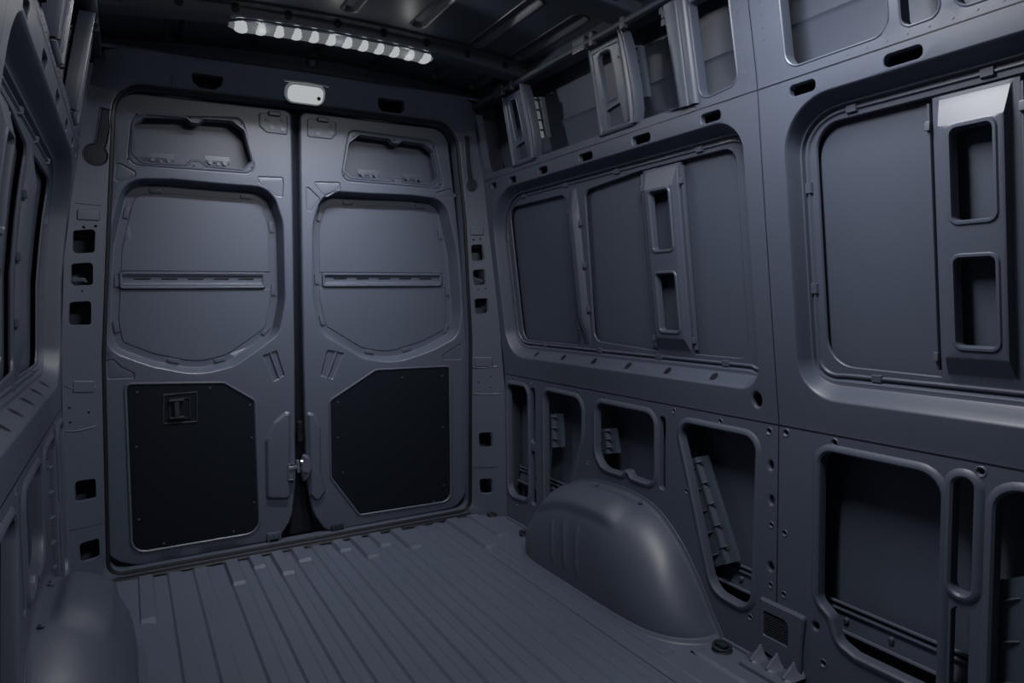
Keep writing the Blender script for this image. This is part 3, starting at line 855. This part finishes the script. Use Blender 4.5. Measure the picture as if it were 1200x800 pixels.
        stamp(b_, mp, lp, [(0, -.0145), (.001, -.018), (.005, -.018), (.007, -.013)], 0)
        build('latch_slot', b_, 'paint', t)
    recentre(t)
    return t
door(-1, 'left rear cargo door whose black cover panel has a recessed pull')
door(1, 'right rear cargo door with bright latch and a black cover with chamfered lower corner')
# seals
bm = bmesh.new()
so = off(ccw(DOOR_OPEN), .008)
tube(bm, [B3(a, b, .010) for a, b in so], .010, 8, closed=True)
T('door_seal', bm, 'rubber', 'black rubber seal running all round the rear door opening', 'seal')
bm = bmesh.new()
for k in range(1):
    rows = []
    for z in [1.80-.0588*i for i in range(31)]:
        x = interp(z, [0, .3, .8, 1.8], [.628, .622, .625, .627]); w = interp(z, [0, .10, .25, .45, 1.8], [.07, .05, .028, .024, .026])
        rows.append([D3(x+a*w, z, b) for a, b in ((-1, .06), (-.8, .028), (-.3, .022), (.2, .030), (.55, .020), (1, .055))])
    grid(bm, rows)
T('gap_seal', bm, 'rubber', 'black rubber strip down the gap between the two rear doors', 'seal')

# ------------------------------------------------------------------ floor
RID = [(.096, .143), (.186, .235), (.301, .350), (.392, .441), (.478, .520), (.557, .609), (.645, .684), (.738, .778), (.819, .867), (.908, .955), (.999, 1.051), (1.118, 1.166), (1.206, 1.240)]
bm = bmesh.new()
xs = [(-.26, 0), (.02, 0), (.05, -.007)]
for a, b in RID: xs += [(a-.004, -.007), (a+.004, 0), (b-.004, 0), (b+.006, -.007)]
xs += [(1.288, -.007), (1.300, .004), (1.316, .004), (1.326, 0), (1.60, 0)]
ysf = [Y0+(2.0-Y0)*k/8 for k in range(9)]+[2.2, 2.4, 2.6, 2.75, 2.88, 2.925]
def fz(x, z, y): return z
grid(bm, [[Vector((x, y, z)) for x, z in xs] for y in ysf])
grid(bm, [[Vector((x, y, z)) for x in (-.3, .2, .7, 1.2, 1.6)] for y, z in ((2.925, 0), (2.93, -.004), (2.932, -.05), (3.08, -.06))])
# thin pressed joints beside the arch
for x0, y0, y1 in ((1.262, Y0, 2.45), (1.345, Y0, 1.46)):
    f = bm.faces.new([bm.verts.new(Vector(p)) for p in ((x0, y0, -.0062 if x0 < 1.3 else .0006), (x0+.0025, y0, -.0062 if x0 < 1.3 else .0006), (x0+.0025, y1, -.0062 if x0 < 1.3 else .0006), (x0, y1, -.0062 if x0 < 1.3 else .0006))]); f.material_index = 1
# raised pads with ramps near the sill
def pad(x0, x1, y0, y1=2.905, h=.008, ramp=.030):
    grid(bm, [[Vector((x0-.006, y, -.006)), Vector((x0+.002, y, z)), Vector((x1-.002, y, z)), Vector((x1+.006, y, -.006))] for y, z in ((y0-ramp, -.006), (y0, h), (y1, h))])
for x0, x1, y0 in ((-.002, .044, 2.50), (.303, .348, 2.66), (.394, .439, 2.78), (.480, .524, 2.66), (.562, .612, 2.76), (.735, .780, 2.78), (.814, .862, 2.655), (.900, .948, 2.75), (1.000, 1.048, 2.66), (1.275, 1.330, 2.50), (1.385, 1.435, 2.60)):
    pad(x0, x1, y0)
# short raised beads in front of the arch
def bead(x0, x1, y0, y1, h=.008):
    grid(bm, [[Vector((x0, y, 0)), Vector((x0+.010, y, z)), Vector((x1-.010, y, z)), Vector((x1, y, 0))] for y, z in ((y0, h), (y1-.03, h), (y1, 0))])
bead(1.30, 1.365, Y0, 1.47); bead(1.405, 1.455, Y0, 1.44)
# curled joint where floor meets walls
tube(bm, [Vector((1.538, y, .004)) for y in (1.27, 1.44)], .006, 8)
tube(bm, [Vector((1.538, y, .004)) for y in (2.50, 2.78)], .006, 8)
o = build('floor', bm, ['floor', 'dark'], sharp=20); o['kind'] = 'structure'; o['label'] = 'ribbed slate blue steel load floor'; o['category'] = 'floor'
# sill strip
bm = bmesh.new()
rows = []
for x in [-.11+1.54*k/16 for k in range(17)]:
    rows.append([Vector((x, y, z)) for y, z in ((2.905, .001), (2.91, .007), (2.93, .012), (2.945, .010), (2.955, .022), (2.965, .024), (2.975, .012), (2.99, .0))])
grid(bm, rows)
k_ = 0
T('sill_strip', bm, 'rubber', 'black sill strip lying across the floor at the foot of the rear doors', 'sill strip')

# ------------------------------------------------------------------ wheel arches
def arch(mir, label, xin=1.36):
    t = thing('wheel_arch', label, 'wheel arch')
    X = (lambda x: x) if not mir else (lambda x: 2*XC-x)
    S = [0, .08, .17, .27, .37, .47, .57, .68, .78, .88, .95, 1.]
    wy = [1.452, 1.49, 1.55, 1.635, 1.74, 1.85, 1.97, 2.13, 2.25, 2.36, 2.43, 2.47]
    wz = [0, .05, .14, .24, .313, .338, .340, .325, .285, .215, .12, 0]
    fx = [1.535, 1.475, 1.415, 1.378, xin+.004, xin, xin, xin, xin, xin+.002, xin+.012, xin+.04]
    fy = [1.452, 1.468, 1.515, 1.59, 1.69, 1.80, 1.92, 2.04, 2.15, 2.25, 2.315, 2.345]
    def ev(s, tab):   # smooth table
        i = max(0, min(len(S)-2, next((k for k in range(len(S)-1) if S[k+1] >= s), len(S)-2)))
        u = (s-S[i])/(S[i+1]-S[i])
        p0 = tab[max(0, i-1)]; p1 = tab[i]; p2 = tab[i+1]; p3 = tab[min(len(tab)-1, i+2)]
        return .5*((2*p1)+(p2-p0)*u+(2*p0-5*p1+4*p2-p3)*u*u+(3*p1-p0-3*p2+p3)*u**3)
    NS, NT = 150, 44
    def sm(x, a, b):
        x = max(0, min(1, (x-a)/(b-a))); return x*x*(3-2*x)
    P = []
    for i in range(NS+1):
        s = i/NS
        a = Vector((1.546, ev(s, wy), max(0, ev(s, wz)))); b = Vector((ev(s, fx), ev(s, fy), 0))
        top = max(.0, ev(s, wz))
        kk = .55+.29*sm(s, .28, .56)
        c1 = a.lerp(Vector((b.x, .5*(a.y+b.y), top*.95)), kk)
        c2 = b.lerp(Vector((b.x+.004, .5*(a.y+b.y), top*.95)), kk-.02)
        row = []
        for j in range(NT+1):
            u = j/NT
            p = a*(1-u)**3+c1*3*u*(1-u)**2+c2*3*u*u*(1-u)+b*u**3
            row.append(p)
        P.append(row)
    Q = [[p.copy() for p in r] for r in P]
    for i in range(1, NS):
        for j in range(1, NT):
            n = (P[i+1][j]-P[i-1][j]).cross(P[i][j+1]-P[i][j-1])
            if n.length < 1e-9: continue
            n.normalize()
            if n.z < 0 and abs(n.z) > .01: n = -n
            if n.x > 0 and n.z < .3: n = -n if n.x > 0 else n
            s = i/NS; u = j/NT
            h = .016*sm(s, .43, .50)*(1-sm(s, .80, .88))*sm(u, .08, .13)*(1-sm(u, .40, .52))
            for s0 in (.60, .665, .735):   # three upright beads on the flank
                h += .006*math.exp(-((s-s0)/.0075)**2)*sm(u, .60, .64)*(1-sm(u, .90, .93))
            Q[i][j] = P[i][j]+n*h
    bm = bmesh.new()
    grid(bm, [[Vector((X(p.x), p.y, p.z)) for p in r] for r in Q])
    build('arch_shell', bm, 'paint', t, sharp=60, merge=0)
    # flange against wall and floor
    bm = bmesh.new()
    fl = []
    for i in range(NS+1):
        s = i/NS; y, z = ev(s, wy), max(.0, ev(s, wz))
        i0 = max(0, s-.01); i1 = min(1, s+.01)
        tv = Vector((ev(i1, wy)-ev(i0, wy), ev(i1, wz)-ev(i0, wz))); nn = Vector((-tv.y, tv.x)).normalized()
        fl.append([Vector((X(x), y+nn.x*o_, max(.0005, z+nn.y*o_))) for o_, x in ((-.004, 1.528), (.004, 1.538), (.012, 1.541), (.014, 1.5405), (.016, 1.541), (.017, 1.546))])
    grid(bm, fl)
    fl = []
    for i in range(NS+1):
        s = i/NS; x, y = ev(s, fx), ev(s, fy)
        i0 = max(0, s-.01); i1 = min(1, s+.01)
        tv = Vector((ev(i1, fx)-ev(i0, fx), ev(i1, fy)-ev(i0, fy))); nn = Vector((-tv.y, tv.x)).normalized()
        fl.append([Vector((X(x+nn.x*o_), y+nn.y*o_, z)) for o_, z in ((-.006, .012), (.0, .006), (.012, .004), (.018, .0055), (.024, .003), (.026, 0))])
    grid(bm, fl)
    build('weld_flange', bm, 'paint', t)
    for y, z in ((1.80, .325), (2.05, .333)):
        bm = bmesh.new()
        disc(bm, Vector((X(1.522), y, z+.012)), (0, 0, 1), .008, .006, 12, .006)
        build('stud', bm, 'paint', t)
    recentre(t)
arch(False, 'rounded steel wheel arch with three upright ribs, on the right side of the floor')
arch(True, 'rounded steel wheel arch in the lower left corner, seen from above', 1.344)

# ------------------------------------------------------------------ tie-down rings
def tie(u, v, label, r=.028):
    c = FL(u, v); t = thing('tie_down_ring', label, 'tie-down ring')
    bm = bmesh.new()
    disc(bm, c+Vector((0, 0, .003)), (0, 0, 1), r*1.15, .008, 20, r*.95)
    disc(bm, c+Vector((0, 0, .009)), (0, 0, 1), r*.45, .010, 14, r*.38)
    build('base_cup', bm, 'dark', t)
    bm = bmesh.new()
    tube(bm, [c+Vector((math.cos(a)*r*.95, math.sin(a)*r*.8, .012+.005*math.sin(a))) for a in [2*math.pi*k/20 for k in range(20)]], .0045, 8, closed=True)
    build('ring', bm, 'dark', t)
    bm = bmesh.new()
    box(bm, c+Vector((0, -.0, .014)), (.020, .034, .010), bev=.003)
    build('clamp', bm, 'dark', t)
    recentre(t)
tie(577, 604, 'black tie-down ring on the floor in the rear right corner by the door pillar', .024)
tie(615, 627, 'black tie-down ring half hidden behind the right wheel arch', .024)
tie(846, 761, 'black tie-down ring nearest the camera, on the floor in front of the right wheel arch', .028)

# ------------------------------------------------------------------ floor gusset, vent cover
bm = bmesh.new()
ga = 1.505
rows = []
yy = [1.315-.0-.165*k/30 for k in range(31)]
for i, y in enumerate(yy):
    ph = (i % 10)/10; env = math.sin(math.pi*ph)**.8 if i not in (0, 30) else 0
    pk = abs(ph-.45)
    h = .018+.050*max(0, 1-pk/.45)
    out_ = .010+.028*max(0, 1-pk/.38)
    rows.append([Vector((x, y, z)) for x, z in ((1.470, .000), (1.472, .010), (1.490, .016), (1.500-.012*max(0, 1-pk/.4), .022), (1.546-out_*.5, .010+h*.62), (1.547, .015+h))])
grid(bm, rows)
T('toothed_gusset', bm, 'paint', 'pressed floor gusset with three triangular teeth at the foot of the right wall', 'gusset', sharp=40)
t = thing('vent_cover', 'raised cover plate with a fine mesh inset above the toothed gusset', 'cover plate')
bm = bmesh.new()
ol = rp([(1.300, .020, .002), (1.300, .190, .006), (1.150, .190, .012), (1.158, .10, .01), (1.160, .02, .002)], 3)
ins = rp([(1.285, .085, .006), (1.285, .158, .008), (1.200, .158, .02), (1.200, .085, .006)], 4)
rim(bm, R3, ccw(ol), [(0, .0), (.001, -.008), (.006, -.012), (.010, -.012)])
plate(bm, R3, off(ccw(ol), .010), [ccw(ins)], -.012, .05)
rim(bm, R3, ccw(ins), [(0, -.012), (.002, -.008)])
build('cover_plate', bm, 'paint', t)
bm = bmesh.new()
plate(bm, R3, off(ccw(ins), .002), (), -.008, 0)
i2 = off(ccw(ins), .004)
for k in range(12):
    y = 1.205+.0068*k; tube(bm, [R3(y, .09, -.0088), R3(y, .155, -.0088)], .0009, 4)
for k in range(10):
    z = .090+.0070*k; tube(bm, [R3(1.205, z, -.0088), R3(1.281, z, -.0088)], .0009, 4)
build('mesh_inset', bm, 'dark', t)
recentre(t)

# ------------------------------------------------------------------ roof
def zr(x): return 1.995-.05*((x-XC)/.75)**2
bm = bmesh.new()
def C3(x, y, d=0.): return Vector((x, y, zr(x)+d))
outer = dense([(-.13, Y0), (1.46, Y0), (1.46, 2.82), (-.13, 2.82)])
holes = []
def rsl(x, y0, y1, w=.026):
    lp = ccw(rr(x-w, x+w, y0, y1, w*.96, 8)); holes.append(off(lp, -.006))
    rim(bm, C3, lp, [(-.006, 0), (-.003, -.003), (.002, -.001), (.008, .008), (.014, .013)]); plate(bm, C3, off(lp, .014), (), .013, .1)
for x in (.186, .437, .677, .917):
    rsl(x, 2.47, 2.76 if x != .677 else 2.74); rsl(x, 1.80, 2.265); rsl(x, 2.335, 2.385, .020)
    rsl(x, 1.0, 1.55); rsl(x, 0, .8)
for x in (1.157, 1.330):
    rsl(x, 2.47, 2.70); rsl(x, 1.85, 2.30); rsl(x, 1.0, 1.6)
plate(bm, C3, outer, holes, 0., .12)
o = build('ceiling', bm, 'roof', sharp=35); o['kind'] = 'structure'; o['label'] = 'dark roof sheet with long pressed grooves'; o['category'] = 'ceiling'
def bow(y0, y1, label):
    bm = bmesh.new(); rows = []
    for k in range(25):
        x = -.085+1.50*k/24; z = zr(x)
        e = max(0, 1-(min(k, 24-k))/1.5)
        rows.append([Vector((x, y, z-h)) for y, h in ((y0-.012, .002), (y0-.010, .010), (y0+.004, .016), (y0+.014, .042), (y0+.022, .048), (y1-.022, .048), (y1-.014, .042), (y1-.004, .016), (y1+.010, .010), (y1+.012, .002))])
    grid(bm, rows)
    for k in range(9):
        x = .02+k*.16
        disc(bm, Vector((x, y0+.004, zr(x)-.026)), (0, -.9, -.5), .011, .006, 12, mi=1)
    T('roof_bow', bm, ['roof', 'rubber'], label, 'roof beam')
bow(2.315, 2.425, 'dark roof crossbeam carrying the long LED light bar')
bow(1.640, 1.780, 'dark roof crossbeam at the top edge of the photo, above the light bar')
bow(1.02, 1.14, 'dark roof crossbeam over the middle of the load floor')
for side, lab in ((1, 'dark tubular roof side rail above the right wall openings'), (-1, 'dark tubular roof side rail above the left wall openings')):
    bm = bmesh.new(); X = (lambda x: x) if side > 0 else (lambda x: 2*XC-x)
    rows = []
    for y in [Y0+(2.80-Y0)*k/24 for k in range(25)]:
        rows.append([Vector((X(x), y, z)) for x, z in ((1.47, 1.90), (1.415, 1.895), (1.392, 1.884), (1.378, 1.880), (1.366, 1.884), (1.361, 1.892), (1.366, 1.900), (1.378, 1.905), (1.392, 1.915), (1.40, 1.945))])
    grid(bm, rows)
    for y in (2.40, 2.50, 1.70, 1.86, 1.93):
        box(bm, Vector((X(1.372), y, 1.893)), (.02, .022 if y not in (2.50, 1.93) else .07, .045), bev=.004)
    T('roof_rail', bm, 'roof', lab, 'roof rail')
# ------------------------------------------------------------------ lamps
t = thing('led_light_bar', 'long glowing LED light bar fixed under the roof crossbeam', 'light bar')
yb = 2.352
def bz(x): return zr(x)-.054
x0, x1 = .318, 1.012
bm = bmesh.new(); rows = []
for k in range(25):
    x = x0+(x1-x0)*k/24; e = min(1, .35+k/1.6, .35+(24-k)/1.6)
    rows.append([Vector((x, yb+a*e, bz(x)-b*(.4+.6*e))) for a, b in ((-.036, 0), (-.038, .006), (-.033, .010), (.033, .010), (.038, .006), (.036, 0))])
grid(bm, rows); build('housing', bm, 'brkt', t)
bm = bmesh.new(); rows = []
for k in range(33):
    x = x0+.002+(x1-x0-.004)*k/32; e = min(1, (.15+k/2.2), (.15+(32-k)/2.2)); e = math.sqrt(e)
    rows.append([Vector((x, yb+.034*math.cos(a)*e, bz(x)-.009-.020*math.sin(a)*e)) for a in [math.pi*j/10 for j in range(11)]])
grid(bm, rows); build('lens', bm, 'lens', t, sharp=60)
led0 = None
for k in range(12):
    x = x0+.040+(x1-x0-.075)*k/11
    if led0 is None:
        bm = bmesh.new()
        bmesh.ops.create_uvsphere(bm, u_segments=14, v_segments=8, radius=1, matrix=Matrix.Diagonal((.0285, .0345, .0222, 1)))
        led0 = o = build('led', bm, 'led', t, sharp=80, merge=0)
    else:
        o = led0.copy(); COL.objects.link(o); o.parent = t
    o.location = (x, yb-.002, bz(x)-.0105)
recentre(t)
t = thing('dome_light', 'small glowing rounded dome lamp on the header over the door gap', 'lamp')
_x, _z = Bp(357, 111); c = Vector((_x, BY(_x, _z)-.012, _z))
nrm = Vector((0, -1, -.75)).normalized(); up_ = Vector((0, -.6, 1)).normalized(); up_ = (up_-nrm*up_.dot(nrm)).normalized(); sx = Vector((1, 0, 0))
def DM(a, b, d=0.): return c+sx*a+up_*b+nrm*d
lp = ccw(rr(-.072, .072, -.038, .038, .030, 8))
bm = bmesh.new(); rim(bm, DM, lp, [(-.004, -.03), (-.004, .0), (-.001, .006), (.004, .008)]); build('bezel', bm, 'lens', t)
bm = bmesh.new(); stamp(bm, DM, lp, [(.004, .006), (.006, .012), (.012, .017), (.020, .019)], .03); build('lens', bm, 'led', t, sharp=60)
bm = bmesh.new(); disc(bm, DM(.048, -.004, .020), nrm, .007, .006, 12); build('switch', bm, 'dark', t)
bm = bmesh.new(); tube(bm, [DM(a, .046-abs(a)*.05, .004) for a in (-.085, -.04, 0, .04, .085)], .004, 8); build('top_trim', bm, 'metal', t)
recentre(t)
# small plug at the end of the centre roof groove
bm = bmesh.new()
disc(bm, Vector((.680, 2.775, zr(.68)-.012)), (0, -.35, 1), .026, .022, 18, .022)
disc(bm, Vector((.680, 2.772, zr(.68)-.025)), (0, -.35, 1), .014, .008, 14)
T('roof_plug', bm, 'brkt', 'round plug on the roof just above the dome lamp', 'plug')

# ------------------------------------------------------------------ light
def area_(name, loc, size, power, direction, sy=None, col=(1, 1, 1)):
    l = bpy.data.lights.new(name, 'AREA'); l.energy = power; l.size = size; l.color = col
    if sy: l.shape = 'RECTANGLE'; l.size_y = sy
    o = bpy.data.objects.new(name, l); COL.objects.link(o); o.location = loc
    o.rotation_euler = Vector(direction).to_track_quat('-Z', 'Y').to_euler(); return o
PW = dict(led=8.5, dome=.5, front=25.5, cab=.6, beam=6.6)
def led_lamps(p, y, name='led_lamp'):
    for k in range(6):
        l = bpy.data.lights.new(name, 'SPOT'); l.energy = p/6; l.shadow_soft_size = .004; l.spot_size = math.radians(180); l.spot_blend = .06
        o = bpy.data.objects.new(name, l); COL.objects.link(o); o.location = (x0+.06+(x1-x0-.12)*k/5, y, bz(x0+.06+(x1-x0-.12)*k/5)-.042)
        o.rotation_euler = Vector((0, -.30, -1)).to_track_quat('-Z', 'Y').to_euler()
if PW['led']:
    led_lamps(PW['led'], yb)
    for k in range(3):
        l = bpy.data.lights.new('led_glow', 'POINT'); l.energy = .12; l.shadow_soft_size = .004
        o = bpy.data.objects.new('led_glow', l); COL.objects.link(o); o.location = (x0+.1+(x1-x0-.2)*k/2, yb-.03, bz(XC)-.045)
if PW['dome']:
    l = bpy.data.lights.new('dome_lamp', 'SPOT'); l.energy = PW['dome']; l.shadow_soft_size = .004; l.spot_size = math.radians(165); l.spot_blend = .5
    o = bpy.data.objects.new('dome_lamp', l); COL.objects.link(o); o.location = c+nrm*.03; o.rotation_euler = nrm.to_track_quat('-Z', 'Y').to_euler()
if PW['front']: area_('front_ceiling_lamp', (XC+.24, 1.02, 1.92), .6, PW['front'], (0, .12, -1), .10)
if PW['cab']: area_('cab_fill', (XC, -.40, 1.25), 1.3, PW['cab'], (0, 1, -.1), .9)  # weak soft fill added at the cab end
if PW['beam']:
    o = area_('led_door_fill', (XC, yb, bz(XC)-.05), .65, PW['beam'], (0, .46, -.89), .04); o.data.spread = math.radians(95)  # extra beam added at the light bar to brighten the rear doors
w = bpy.data.worlds.new('World'); SC.world = w; w.use_nodes = True
w.node_tree.nodes['Background'].inputs[0].default_value = (.25, .32, .5, 1)
w.node_tree.nodes['Background'].inputs[1].default_value = .004
# ------------------------------------------------------------------ camera
cd = bpy.data.cameras.new('camera'); cam = bpy.data.objects.new('camera', cd); COL.objects.link(cam)
cd.sensor_width = 36; cd.lens = F/1200*36; cd.clip_start = .02
rgt = Vector((VX.x, VY.x, VZ.x)); dwn = Vector((VX.y, VY.y, VZ.y)); fwd = Vector((VX.z, VY.z, VZ.z))
mt = Matrix((( rgt.x, -dwn.x, -fwd.x, 0), (rgt.y, -dwn.y, -fwd.y, 0), (rgt.z, -dwn.z, -fwd.z, HC), (0, 0, 0, 1)))
cam.matrix_world = mt
SC.camera = cam
vs = SC.view_settings; vs.view_transform = 'Standard'; vs.look = 'None'; vs.gamma = 1; vs.use_curve_mapping = False; vs.exposure = 0
